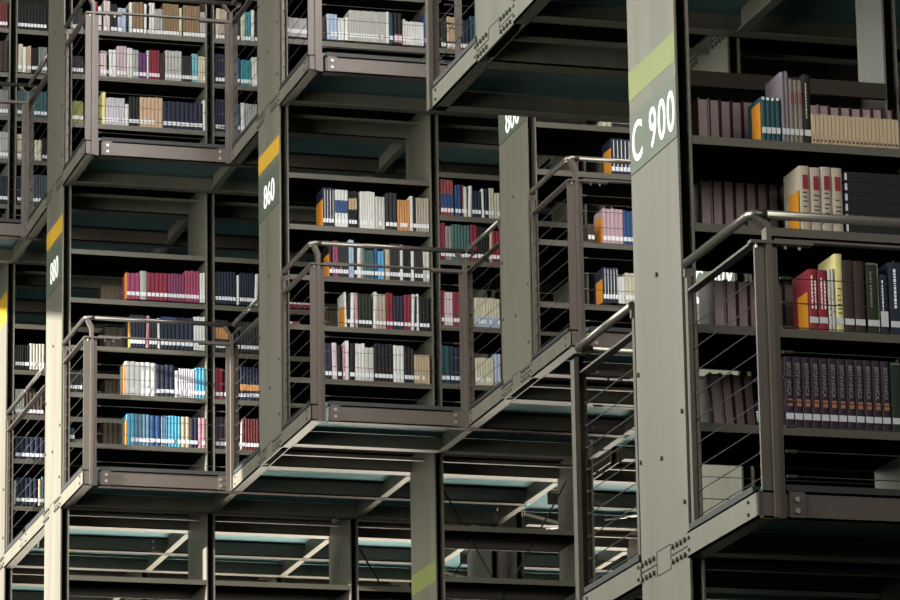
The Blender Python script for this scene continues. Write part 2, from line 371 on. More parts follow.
  ('mass',0.0556,0.1489,5,0.148,'charcoal'),('mass',0.2797,0.3246,2,0.201,'pinkwhite'),('mass',0.327,0.3397,1,0.172,'black'),
  ('mass',0.3418,0.3996,2,0.214,'white'),('mass',0.4018,0.4747,3,0.249,'pinklilac'),('mass',0.477,0.5198,2,0.238,'white'),
  ('mass',0.5221,0.565,2,0.226,'greypale'),('mass',0.5688,0.6253,2,0.207,'purplebright'),('mass',0.6276,0.6404,1,0.232,'white'),
  ('mass',0.6426,0.7234,4,0.236,'crimson'),('mass',0.7272,0.7612,2,0.217,'brown'),('mass',0.7649,0.8897,5,0.239,'greywhite'),
  ('mass',0.892,0.9655,4,0.207,'charcoal'),('mass',0.967,1.011,2,0.227,'lightcyan'),('mass',1.0133,1.0679,3,0.211,'cream'),]),
 ('G1', -0.298, 2.89, 'lowest shelf above the balcony of pillar 880', 'lowest shelf books above balcony 880', [
  ('mass',0.0578,0.1508,6,0.167,'olivebright'),(0.2923,0.3185,1,0.25,'yellow'),('mass',0.3209,0.4609,7,0.21,'lilacwhite'),
  ('mass',0.4633,0.491,1,0.17,'white'),('mass',0.4931,0.5711,3,0.227,'black'),(0.5734,0.7464,6,0.232,'peach'),(0.7487,1.0484,9,0.211,'navydark'),
  ('mass',1.05,1.0681,1,0.24,'white'),]),
 ('H3', -0.298, 3.59, 'top shelf above the balcony between 880 and 860', 'top shelf books above between 880 and 860', [
  ('mass',1.1447,1.1676,1,0.263,'cream'),('mass',1.1714,1.2363,3,0.259,'beige'),(1.3012,1.3318,1,0.243,'charcoal'),
  ('mass',1.3395,1.3701,2,0.262,'cream'),('mass',1.3723,1.416,2,0.249,'tealbright'),(1.4184,1.4429,1,0.268,'white'),
  ('mass',1.4436,1.4658,1,0.262,'black'),]),
 ('H2', -0.298, 3.255, 'middle shelf above the balcony between 880 and 860', 'middle shelf books above between 880 and 860', [
  ('mass',1.144,1.2391,4,0.241,'navydark'),(1.3,1.3343,1,0.219,'blue'),('mass',1.3381,1.4182,4,0.208,'tealbright'),
  ('mass',1.4221,1.4642,2,0.236,'white'),]),
 ('H1', -0.298, 2.89, 'lowest shelf above the balcony between 880 and 860', 'lowest shelf books above between 880 and 860', [
  ('mass',1.1432,1.2381,4,0.249,'navy'),('mass',1.2988,1.333,2,0.227,'blue'),(1.3368,1.3696,1,0.237,'white'),
  ('mass',1.3749,1.4625,5,0.234,'greypale'),]),
 ('I5', 1.9943, 4.33, 'top shelf behind the far rail past pillar 880', 'top shelf books past pillar 880', [
  ('mass',-0.0774,-0.0135,3,0.211,'darkred'),('mass',0.0664,0.2988,9,0.211,'black'),]),
 ('I4', 1.9943, 3.98, 'second shelf behind the far rail past pillar 880', 'second shelf books past pillar 880', [
  (-0.0741,-0.0065,2,0.247,'brown'),(0.0695,0.1054,1,0.231,'cream'),('mass',0.1096,0.1416,1,0.209,'white'),('mass',0.1455,0.1774,2,0.22,'tan'),
  ('mass',0.1816,0.2335,3,0.207,'black'),('mass',0.2375,0.3055,4,0.22,'greygreen'),]),
 ('I3', 1.9943, 3.61, 'third shelf behind the far rail past pillar 880', 'third shelf books past pillar 880', [
  ('mass',-0.07,-0.0025,3,0.213,'grey'),('mass',0.0691,0.3082,9,0.22,'tealdark'),]),
 ('I2', 1.9943, 3.255, 'fourth shelf behind the far rail past pillar 880', 'fourth shelf books past pillar 880', [
  ('mass',-0.0664,0.0009,3,0.224,'greypale'),('mass',0.0724,0.124,2,0.216,'cream'),('mass',0.132,0.1956,3,0.212,'tealdark'),
  ('mass',0.2118,0.2675,2,0.176,'cream'),('mass',0.2714,0.3112,2,0.196,'black'),]),
 ('I1', 1.9943, 2.9, 'fifth shelf behind the far rail past pillar 880', 'fifth shelf books past pillar 880', [
  ('mass',-0.0627,0.0005,3,0.22,'navydark'),('mass',0.0756,0.1588,4,0.229,'navydark'),('mass',0.1984,0.3135,5,0.246,'steeldark'),]),
 ('J4', 1.9943, 1.575, 'top shelf below the far balcony past pillar 880', 'top shelf books below the far balcony', [
  ('mass',0.0726,0.1432,4,0.19,'charcoal'),('mass',0.1471,0.1824,2,0.193,'black'),('mass',0.1863,0.3042,5,0.206,'cream'),]),
 ('J3', 1.9943, 1.2, 'second shelf below the far balcony past pillar 880', 'second shelf books below the far balcony', [
  ('mass',0.0759,0.1502,4,0.215,'greypale'),('mass',0.1582,0.2993,5,0.197,'darkbrown'),]),
 ('J2', 1.9943, 0.855, 'third shelf below the far balcony past pillar 880', 'third shelf books below the far balcony', [
  (0.0795,0.3099,6,0.178,'navy'),]),
 ('J1', 1.9943, 0.5, 'fourth shelf below the far balcony past pillar 880', 'fourth shelf books below the far balcony', [
  ('mass',0.0671,0.0866,1,0.194,'white'),(0.0888,0.2578,5,0.214,'navydark'),('mass',0.2617,0.2836,1,0.211,'tan'),
  ('mass',0.2858,0.3123,1,0.228,'teal'),]),
 ('K5', -4.8826, 1.69, 'uppermost shelf in the bay beyond pillar 800', 'uppermost shelf books beyond pillar 800', [
  ('mass',2.6544,2.7154,2,0.053,'cream'),('mass',2.7174,2.8647,6,0.06,'charcoal'),]),
 ('K4', -4.8826, 1.37, 'handrail-height shelf in the bay beyond pillar 800', 'handrail-height books beyond pillar 800', [
  ('end',2.7035,0.179,0.146),(2.7051,2.861,6,0.245,'navy',{'stripe':'white'}),]),
 ('K3', -4.8826, 0.905, 'middle shelf in the bay beyond pillar 800', 'middle shelf books beyond pillar 800', [
  ('mass',2.5358,2.5794,2,0.129,'darkbrown'),('end',2.6345,0.186,0.146),(2.6377,2.7739,5,0.237,'pinkstripe'),(2.7755,2.8478,3,0.23,'blue'),]),
 ('K2', -4.8826, 0.52, 'lowest shelf in the bay beyond pillar 800', 'lowest shelf books beyond pillar 800', [
  ('end',2.6239,0.154,0.125),('mass',2.6278,2.7298,5,0.23,'navy',{'stripe':'white'}),('mass',2.7302,2.7753,2,0.174,'white'),
  (2.778,2.85,3,0.204,'cream'),]),
]


# ------------------------------------------------------------------ pillars
def pillar(x, y, z0, z1, label, name='shelving_pillar', stripe=None, sign=None, floors=(), group='steel pillars of the shelving', dets=True, name_full=False, CW=CW):
    t = thing(name, (x, y, z0), label, 'pillar', group)
    MB().box(x, x + .010, y - CW, y + CW, z0, z1).build('face_plate', PAINT, t)
    MB().box(x + .010, x + RW - .008, y - CW * .7, y + CW * .7, z0, z1).build('web', SHADEP, t)
    MB().box(x + RW - .008, x + RW, y - CW, y + CW, z0, z1).build('rear_flange', PAINT, t)
    if stripe:
        a, b, mt = stripe
        MB().box(x - .0012, x, y - CW, y + CW, a, b).build('colour_stripe', mt, t)
    if sign:
        body, zt, size, a, b = sign
        MB().box(x - .0015, x, y - CW, y + CW, a, b).build('sign_plate', PLATE, t)
        MB().box(x - .0022, x, y - CW, y + CW, a - .004, a).build('plate_edge', SEAM, t)
        # text reads towards -y on a face that looks to -x
        mw = Matrix(((0, 0, -1, x - .0022), (-1, 0, 0, y - .008), (0, 1, 0, zt), (0, 0, 0, 1)))
        text_mesh(body, size, .84 if len(body) > 3 else .90, 'number_lettering', WHITE, t, mw, .0015 if len(body) > 3 else 0, 1.12 if len(body) > 3 else 1.0)
    x0_full = name_full
    for zf in floors:
        # field splice where the floor beams cross the pillar face
        s = MB(); full = x0_full
        zs = zf + .053
        s.box(x - .002, x, y + .105, y + CW, zs - .003, zs + .003).box(x - .002, x, y - CW, y - .075, zs - .003, zs + .003)
        lo = zs - .052 if full else zs - .002
        s.box(x - .002, x, y + .102, y + .106, lo, zs + .05).box(x - .002, x, y - .076, y - .072, lo if full else zs, zs + .05)
        s.box(x - .002, x, y - .076, y + .106, zs + .048, zs + .052)
        if full: s.box(x - .002, x, y - .076, y + .106, lo - .002, lo + .002)
        s.build('splice_joint', SEAM, t)
        for sg in (1, -1):
            for k in range(4):
                for dz in (.022, .084):
                    yy = y + .015 + sg * (.125 + .05 * k)
                    MB().prism([(yy + .0115 * math.cos(u * math.pi / 3), zf + dz + .0115 * math.sin(u * math.pi / 3)) for u in range(6)], 0, x - .012, x).build('bolt', BOLTD, t)
    if dets:
        for zf in floors:
            for h, dy in ((.48, 0), (1.27, 0), (.90, .275), (.52, .275), (.62, -.275), (.24, -.275)):
                if z0 < zf + h < z1:
                    MB().prism([(y + dy + .007 * math.cos(u * math.pi / 3), zf + h + .011 * math.sin(u * math.pi / 3)) for u in range(6)], 0, x - .010, x).build('bolt', BOLTD, t)
    return t


# ------------------------------------------------------------------ open book racks between two pillars
def rack(x0, x1, y, shelves, label, top=None, brace=None, group='open steel book racks'):
    t = thing('book_rack', (x0, y, shelves[0]), label, 'bookcase', group)
    for z in shelves:
        m = MB()
        m.box(x0 + .002, x1 - .002, y - CW, y - CW + .006, z - .036, z)
        m.box(x0 + .002, x1 - .002, y + CW - .006, y + CW, z - .036, z)
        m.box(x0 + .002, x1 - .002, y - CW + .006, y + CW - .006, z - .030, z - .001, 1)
        m.build('shelf', [SHELFP, SHADEP], t)
    if top:
        MB().box(x0 + .002, x1 - .002, y - .015, y + .015, top - .068, top).build('top_rail', TOPRAIL, t)
        MB().box(x0 + .002, x1 - .002, y + .285, y + .292, shelves[-1], top + .05).build('shade_backing', SHADEP, t)  # added dark sheet standing for the blackness behind the top shelf
    if brace:
        a, b = brace
        MB().tube([(x0 + .03, y, b), (x1 - .03, y, a)], .006, 6).build('brace_rod', WIRE, t)
        MB().tube([(x0 + .03, y + .015, a), (x1 - .03, y + .015, b)], .006, 6).build('brace_rod', WIRE, t)
    return t


# ------------------------------------------------------------------ gallery floors
BH = .110
BEAMS = [(-.43, -.34), (.28, .40)]       # beams along the rack line, offsets from the row line


def platform(row_y, z, x0, js, x_end, label, near=True, far=False, group='glass-floored gallery decks', endbeam=True, plate_x=None):
    t = thing('gallery_deck', (x0, row_y, z), label, 'walkway', group)
    yn, yf = row_y - HW, row_y + HW
    if near:
        m = MB().box(x0 + .12, x_end, yn + .008, yn + .016, z, z + BH).box(x0 + .12, x_end, yn + .008, yn + .085, z, z + .009).box(x0 + .12, x_end, yn + .008, yn + .085, z + BH - .009, z + BH)
        m.build('edge_beam', RAILP, t)
        MB().box(x0 - .003, x0 + .10, yn + .004, yn + .010, z, z + BH).build('corner_plate', RAILP, t)
        for dx in (.15,):
            MB().box(x0 + dx - .02, x0 + dx + .045, yn, yn + .008, z + .006, z + BH).build('fixing_plate', RAILP, t)
            for dz in (.032, .078):
                MB().prism([(x0 + dx + .012 + .011 * math.cos(u * math.pi / 4), z + dz + .011 * math.sin(u * math.pi / 4)) for u in range(8)], 1, yn - .008, yn).build('bolt', BOLT, t)
        if plate_x:
            MB().box(plate_x - .10, plate_x - .035, yn, yn + .008, z + .006, z + BH).build('fixing_plate', RAILP, t)
            for dz in (.032, .078):
                MB().prism([(plate_x - .085 + .011 * math.cos(u * math.pi / 4), z + dz + .011 * math.sin(u * math.pi / 4)) for u in range(8)], 1, yn - .008, yn).build('bolt', BOLT, t)
    if far:
        MB().box(x0 + .01, x_end, yf - .016, yf - .008, z, z + BH).box(x0 + .01, x_end, yf - .085, yf - .008, z, z + .009).build('edge_beam', PAINT, t)
    for a, b in BEAMS:
        yw = row_y + (a if a < 0 else b)
        m = MB().box(x0 + RW, x_end, row_y + a, row_y + b, z, z + .008)
        m.box(x0 + RW, x_end, row_y + (b - .008 if a < 0 else a), row_y + (b if a < 0 else a + .008), z, z + BH)
        m.build('rack_beam', PAINT, t)
    MB().box(x0 + RW, x_end, row_y - .05, row_y - .02, z + .01, z + .03).build('centre_rib', PAINT, t)
    MB().box(x0 + RW, x_end, row_y - CW, row_y + CW, z + BH, z + BH + .012).build('rack_floor_plate', SHADEP, t)
    if endbeam:
        for a, b in ((yn, row_y - CW), (row_y + CW, yf)):
            m = MB().box(x0 - .003, x0 + .006, a, b, z, z + BH).box(x0 - .003, x0 + .07, a, b, z, z + .009).box(x0 - .003, x0 + .07, a, b, z + BH - .009, z + BH)
            m.build('end_beam', PAINT, t)
            for yy in ((b - .02, a + .10) if a == yn else (a + .02, b - .10)):
                for dz in (.03, .08):
                    MB().prism([(yy + .008 * math.cos(u * math.pi / 3), z + dz + .008 * math.sin(u * math.pi / 3)) for u in range(6)], 0, x0 - .011, x0 - .003).build('bolt', BOLTD, t)
    for j, x in enumerate(js):
        if x > x0 + .1:
            for a, b in ((yn + .09, row_y - .44), (row_y + .42, yf - .012)):
                MB().box(x + .025, x + .033, a, b, z, z + BH).box(x + .005, x + .055, a, b, z - .002, z + .008).build('cross_beam', PAINT, t)
        xe = js[j + 1] if j + 1 < len(js) else x_end
        if xe - x > .3:
            for a, b in ((yn + .012, row_y - CW - .01), (row_y + CW + .01, yf - .004)):
                g = MB().box(x + .03, xe - .005 + .03, a, b, z + BH + .004, z + BH + .022)
                g.build('glass_panel', GLASS, t)
    if near:
        MB().box(x0 + .12, x_end, yn - .002, yn + .012, z + BH, z + BH + .026).build('edge_gasket', GASKET, t)
    if endbeam:
        for a, b in ((yn + .05, row_y - CW - .02), (row_y + CW + .02, yf - .05)):
            MB().box(x0 - .002, x0 + .03, a, b, z + BH, z + BH + .026).build('edge_gasket', GASKET, t)
    return t


# ------------------------------------------------------------------ guardrails
def post_cables(t, pts0, pts1, r, fit, zs):
    for z in zs:
        a, b = Vector((*pts0, z)), Vector((*pts1, z))
        d = (b - a).normalized()
        MB().tube([a, b], r, 5).build('cable', WIRE, t)
        MB().tube([a, a + d * fit], r * 2.6, 6).build('cable_fitting', RAILP, t)
        MB().tube([b - d * fit, b], r * 2.6, 6).build('cable_fitting', RAILP, t)


def end_rail(x, row_y, z, hr, mr, label, r=.0019, near=True, far=True, group='cable guardrails at the row ends', k=-.036, posts=(True, True), hd=.017):
    """rail along the end of a row, broken by the pillar"""
    t = thing('end_guardrail', (x, row_y, z), label, 'railing', group)
    yn, yf = row_y - HW, row_y + HW
    zs = [z + .17 + .1 * k for k in range(9)]
    for s, ye in ((-1, yn), (1, yf)):
        if (s < 0 and not near) or (s > 0 and not far): continue
        yc = row_y + s * (CW + .045)
        cp = posts[0] if s < 0 else posts[1]
        # post beside the pillar
        MB().box(x + .008, x + (.045 if k == 0 else .028), yc - s * .02, yc + s * .012, z + BH + .0, z + hr - .05).build('post', RAILP, t)
        MB().box(x + .0, x + .045, yc - .01, yc + .012, z + hr - .055, z + hr - .02).build('rail_bracket', RAILP, t)
        # corner post: two flats, in the far corner too
        if not cp:
            pass
        elif s < 0:
            MB().box(x + .035 + k, x + .080 + k * .8, ye, ye + .014, z - .002, z + mr - .012).build('post', RAILP, t)
            MB().box(x + .102 + k, x + .130 + k, ye, ye + .012, z + .0, z + mr - .012).build('post', RAILP, t)
        else:
            MB().box(x + .004, x + .045, ye - .012, ye, z - .002, z + mr - .012).build('post', RAILP, t)
        # bent flat bar carrying the handrail
        q = .080 + k if s < 0 else -.018
        e = .012 if s < 0 else .045
        prof = [(x + q, z), (x + q + .022, z), (x + q + .022, z + mr + .07), (x + e + .028, z + hr - .015), (x + e, z + hr - .015), (x + q, z + mr + .055)]
        if cp: MB().prism(prof, 1, ye + s * .018, ye - s * .035).build('rail_bracket', RAILP, t)
        MB().box(x + .018 + k * .6, x + .058 + k * .6, yc, ye, z + mr - .010, z + mr).build('middle_rail', RAILP, t)
        MB().tube([(x + .008, yc, z + hr), (x + .008, ye - s * .05, z + hr), (x + .012, ye - s * .015, z + hr), (x + .03, ye - s * .003, z + hr), (x + .075, ye, z + hr)], hd, 12).build('handrail', TUBE, t, True)
        post_cables(t, (x + .045 + k * .6, yc), (x + .045 + k * .6, ye - s * .014), r, .035, zs)
    return t


def side_rail(x0, x1, y, z, hr, mr, label, r=.0019, endpost=True, group='cable guardrails along the galleries', fx=.078, hd=.017):
    """rail along the open side of a gallery"""
    t = thing('side_guardrail', (x0, y, z), label, 'railing', group)
    MB().tube([(x0 + .075, y, z + hr), (x1, y, z + hr)], hd, 12).build('handrail', TUBE, t, True)
    MB().box(x0 + .0, x0 + .26, y - .022, y + .022, z + mr - .012, z + mr).build('joint_plate', RAILP, t)
    for dx in (.03, .15, .21):
        MB().tube([(x0 + dx, y, z + mr - .028), (x0 + dx, y, z + mr - .010)], .007, 6).build('bolt', BOLT, t)
    MB().box(x0 + .10, x1, y - .017, y + .017, z + mr, z + mr + .010).build('middle_rail', RAILP, t)
    xe = x1
    if endpost:
        MB().box(x1 - .045, x1 - .006, y - .006, y + .008, z - .002, z + mr - .012).build('post', RAILP, t)
        prof = [(x1 - .014, z + .3), (x1, z + .3), (x1, z + mr + .055), (x1 - .045, z + hr - .015), (x1 - .07, z + hr - .015), (x1 - .014, z + mr + .065)]
        MB().prism(prof, 1, y - .02, y + .02).build('rail_bracket', RAILP, t)
        MB().box(x1 - .24, x1 - .01, y - .022, y + .022, z + mr - .012, z + mr).build('joint_plate', RAILP, t)
        xe = x1 - .04
    post_cables(t, (x0 + fx, y + .004), (xe, y + .004), r, .045, [z + .17 + .1 * k for k in range(9)])
    return t


ORDW = 'zeroth first second third fourth fifth sixth seventh'.split()
ROWNAME = {-4: 'sixth row back', -3: 'fifth row back', -2: 'fourth row back', -1: 'row behind left pillar 880', 0: 'row of left pillar 880', 1: 'row of middle pillar 860', 2: 'row of half-hidden pillar 800'}
SH = [.49, .86, 1.21, 1.565, 1.93]
SHB = [.50, .91, 1.375, 1.69, 2.0]
START = {(2, 0): 2, (1, 0): 1, (0, 0): 0, (-1, 0): 0, (-2, 0): -1, (-3, 0): -1, (2, 1): 2, (1, 1): 1, (0, 1): 0, (-1, 1): -1, (-2, 1): -2, (-3, 1): -2, (-4, 1): -2}
XB = 3 * P + .02                    # end of the first block
X2 = 3 * P + .19                    # the next block begins here
XE = X2 + 3 * P
LV = {0: 'lower', 1: 'upper'}
for (i, L), s0 in START.items():
    y, z = -i * W, 2.4 * L
    js = [j * P for j in range(s0, 4)]
    fr = (i, L) in ((-2, 0), (-3, 0), (-4, 1)) or i == min(a for a, b in START if b == L)
    platform(y, z, s0 * P, js, XB + .02, f'{LV[L]} glass-floored steel gallery deck of the {ROWNAME[i]}', far=fr, plate_x=(s0 + 1) * P if i < 2 else None)
    if i < 2 or L == 0:
        platform(y, z, X2, [X2 + j * P for j in range(3)], XE, f'{LV[L]} gallery deck continuing beyond the seam, {ROWNAME[i]}', far=fr, endbeam=False)

# pillars of the distant stack, each from its lowest floor upward
J = {(-1, -1): (2.4, 5.2), (-1, 0): (-.9, 5.2), (0, 0): (-3, 5.2), (1, 1): (0, 5.2), (1, 2): (-3, 5.2), (2, 2): (0, 5.2)}
for i in (-2, -1, 0, 1, 2):
    for j in range(-2, 4):
        s0, s1 = START.get((i, 0), 9), START.get((i, 1), 9)
        if j < min(s0, s1): continue
        lo = -3.0 if ((i == 0 and j >= 0) or (i == 1 and j >= 2) or (i == -1 and j >= 0)) else (0 if j >= s0 else 2.4)
        if i == -2: lo = 0 if j >= s0 else 2.4
        kw = {}
        name = f'{ORDW[j + 3]} steel pillar along the {ROWNAME[i]}'
        kw['floors'] = [f for f in (0, 2.4) if f >= lo - .01 and START.get((i, int(f / 2.4)), 9) == j]
        if (i, j) == (1, 1):
            kw.update(stripe=(2.07, 2.195, YELLOW), sign=('860', 1.850, .235, 1.722, 2.03)); name = 'middle steel pillar with a yellow stripe and the number 860'
        if (i, j) == (0, 0):
            kw.update(stripe=(2.06, 2.19, YELLOW), sign=('880', 1.832, .235, 1.70, 2.02)); name = 'sunlit steel pillar far left with a yellow stripe and the number 880'
        if (i, j) == (2, 2):
            kw.update(sign=('800', 1.80, .235, 1.70, 2.03), stripe=(2.07, 2.195, YELLOW)); name = 'steel pillar with the number 800 half hidden under the deck above'
        if (i, j) == (1, 2):
            kw.update(stripe=(-.87, -.73, LIME)); name = 'steel pillar with a lime stripe below the middle balcony'
        if (i, j) == (-1, 0):
            kw.update(stripe=(1.95, 2.19, YELLOW)); name = 'sunlit pillar at the left picture edge with a yellow stripe'
        pillar(j * P, -i * W, lo, 4.9, name, **kw)
for i in (-1, 0, 1):
    for j in range(0, 3):
        pillar(X2 + j * P, -i * W, -3.0 if i < 1 else 0, 4.9, f'{ORDW[j + 1]} plain steel pillar beyond the seam, {ROWNAME[i]}', dets=False)

# racks of the distant stack
for i in (-2, -1, 0, 1, 2):
    for L in (0, 1):
        for j in range(START[(i, L)], 3):
            hs = SHB if (i == 2 or (i == 1 and j >= 2)) else SH
            rack(j * P + RW, (j + 1) * P, -i * W, [2.4 * L + h for h in hs],
                 f'{LV[L]} open book rack, {ORDW[j + 3]} bay of the {ROWNAME[i]}', brace=(2.4 * L + .5, 2.4 * L + 2.3) if i == 1 and j == 2 else None)
    if i in (-1, 0, 1):
        for L in (0, 1):
            for j in range(2):
                rack(X2 + j * P + RW, X2 + (j + 1) * P, -i * W, [2.4 * L + h for h in SH], f'{LV[L]} empty rack beyond the seam, {ORDW[j + 1]} bay, {ROWNAME[i]}')
for j in range(0, 3):
    rack(j * P + RW, (j + 1) * P, 0, [-1.20, -.84, -.48], f'empty rack under the lower balconies, {ORDW[j + 1]} bay, row of left pillar 880', brace=(-1.6, -.05) if j == 2 else None)
rack(2 * P + RW, 3 * P, -W, [-1.20, -.84, -.487], 'empty rack with crossed rods beside the lime-striped pillar', brace=(-1.75, -.08))
rack(2 * P + RW - P, 2 * P, 0, [-1.6], 'lone low shelf under the balcony of pillar 860')

# the white brace rods under the glass beyond the seam
for k, (ya, yb) in enumerate(((-3.0, -1.4), (-.9, .6))):
    tag(MB().tube([(X2 + .05, yb, .10), (X2 + P, ya, .06)], .010, 6).build('brace_rod', material('white_rod', (.7, .68, .62), .4)),
        'pale diagonal brace rod under the teal glass, ' + ('nearer of two' if k == 0 else 'farther of two'), 'brace rod', 'pale brace rods under the glass')

# guardrails of the distant stack
HR, MR = 1.205, 1.065
for (i, L), lab in {(0, 0): 'sunlit cable guardrail across pillar 880, lower floor', (0, 1): 'cable guardrail across pillar 880, upper floor',
                    (1, 0): 'cable guardrail across pillar 860, lower floor', (1, 1): 'cable guardrail across pillar 860, upper floor',
                    (2, 0): 'cable guardrail across pillar 800', (-1, 0): 'cable guardrail across the pillar at the left picture edge'}.items():
    end_rail(START[(i, L)] * P, -i * W, 2.4 * L, HR, MR, lab, posts=((i, L) != (-1, 0), (i, L) != (0, 0)))
for x0, x1, i, L, lab, e in ((0, P, 0, 0, 'cable guardrail along the lower balcony beside pillar 880', 1), (0, P, 0, 1, 'cable guardrail along the upper balcony beside pillar 880', 1),
                             (P, 2 * P, 1, 0, 'cable guardrail along the middle balcony beside pillar 860', 1), (P, 2 * P, 1, 1, 'cable guardrail along the upper balcony beside pillar 860', 1),
                             (2 * P, 3 * P, 2, 0, 'cable guardrail in front of the books beyond pillar 800', 0), (-P, 0, -1, 1, 'cable guardrail of the far upper balcony at the left edge', 1)):
    side_rail(x0, x1, -i * W - HW, 2.4 * L, HR, MR, lab, endpost=bool(e))

# ------------------------------------------------------------------ the near stack (pillar C 900)
C2Y = CY + W
platform(CY, CZ, 0, [0, P, 2 * P], 2.3 * P, 'near gallery deck below big pillar C', far=True)
platform(CY, CZ + H2, 0, [0, P, 2 * P], 2.3 * P, 'deck overhead above big pillar C', far=True)
platform(C2Y, CZ + H2, 0, [0, P, 2 * P], 2.3 * P, 'dark hanging deck with the bright bolted beam at the top', far=True)
platform(C2Y, CZ, P, [P, 2 * P], 2.3 * P, 'deck of the row behind big pillar C', far=True)
pillar(0.004, CY, CZ - 3.0, CZ + H2 + 2.6, 'big near steel pillar with a lime stripe and the lettering C 900', stripe=(CZ + 2.118, CZ + 2.248, LIME),
       sign=('C 900', CZ + 1.905, .252, CZ + 1.788, CZ + 2.052), floors=(CZ,), name_full=True)
pillar(0.0, C2Y, CZ + H2, CZ + H2 + 2.6, 'bright pillar hanging at the top above the bolted beam', floors=(CZ + H2,))
pillar(P, C2Y, CZ - 3.0, CZ + H2 + 2.6, 'pale pillar seen through the near rack with cut-off lettering', floors=(CZ + H2, ),
       sign=('C 800', CZ + 1.905, .252, CZ + 1.788, CZ + 2.052), stripe=(CZ + 2.118, CZ + 2.248, LIME))
pillar(P, CY + .16, CZ - 3.0, CZ + H2 + 2.6, 'narrow pillar at the far end of the near rack, upper right', CW=.15)
pillar(2 * P, C2Y, CZ, CZ + H2 + 2.6, 'second pillar of the row behind the near rack')
CS = [CZ + .569, CZ + .985, CZ + 1.418, CZ + 1.796]
rack(RW, P, CY, CS, 'near book rack to the right of big pillar C', top=CZ + 2.178)
rack(P + RW, 2 * P, CY, CS, 'second bay of the near book rack', top=CZ + 2.178)
rack(RW, P, CY, [CZ - 1.6, CZ - 1.2, CZ - .84, CZ - .5], 'dark rack below the near gallery deck')
rack(P + RW, 2 * P, CY, [CZ - 1.6, CZ - 1.2, CZ - .84, CZ - .5], 'second dark rack below the near gallery deck')
rack(P + RW, 2 * P, C2Y, CS + [CZ + 2.5], 'rack of the row behind the near rack')
end_rail(0.0, CY, CZ, 1.225, 1.115, 'near cable guardrail across big pillar C', r=.0024, k=-.014, hd=.019)
side_rail(0.0, 2.2 * P, CY - HW, CZ, 1.225, 1.115, 'near cable guardrail in front of the reference volumes', r=.0024, endpost=False, fx=.125, hd=.019)
side_rail(0.0, 2.2 * P, CY + HW, CZ, 1.225, 1.115, 'guardrail on the rear side of the near gallery, glimpsed left of pillar C', endpost=False)
end_rail(0.0, C2Y, CZ + H2, 1.225, 1.115, 'cable guardrail above the bright bolted beam', k=0)
side_rail(0.0, 2.2 * P, C2Y + HW, CZ + H2, 1.225, 1.115, 'guardrail along the far side of the hanging deck', endpost=False)

# ------------------------------------------------------------------ books
ORD = 'first second third fourth fifth sixth seventh eighth ninth tenth eleventh twelfth thirteenth fourteenth fifteenth sixteenth seventeenth eighteenth nineteenth twentieth'.split()
ORD += ['twenty-' + o for o in ORD[:9]] + ['thirtieth'] + ['thirty-' + o for o in ORD[:9]] + ['fortieth'] + ['forty-' + o for o in ORD[:9]] + ['fiftieth'] + ['fifty-' + o for o in ORD[:9]]
BD = .19
mass, mass_mats = MB(), []


def mass_index(mt):
    if mt not in mass_mats: mass_mats.append(mt)
    return mass_mats.index(mt)


def book_shape(m, x, w, y, z, h, d, ci, pi, lean=0.0):
    """boards, rounded spine and a recessed page block; spine towards -y"""
    t = min(.003, w * .14)
    n0 = len(m.v)
    m.box(x, x + t, y + .004, y + d, z, z + h, ci)
    m.box(x + w - t, x + w, y + .004, y + d, z, z + h, ci)
    m.prism([(x, y + .005), (x + w * .12, y + .0015), (x + w * .35, y), (x + w * .65, y), (x + w * .88, y + .0015), (x + w, y + .005), (x + w - t, y + .008), (x + t, y + .008)], 2, z, z + h, ci)
    m.box(x + t, x + w - t, y + .008, y + d - .005, z + .004, z + h - .004, pi)
    if lean:
        for k in range(n0, len(m.v)):
            a, b, c = m.v[k]; m.v[k] = (a + (c - z) * lean, b, c)


def strip(m, x, w, y, z0, z1, z, lean, mi=0, inset=.0008):
    n0 = len(m.v)
    m.box(x + inset, x + w - inset, y - .0012, y + .002, z0, z1, mi)
    if lean:
        for k in range(n0, len(m.v)):
            a, b, c = m.v[k]; m.v[k] = (a + (c - z) * lean, b, c)


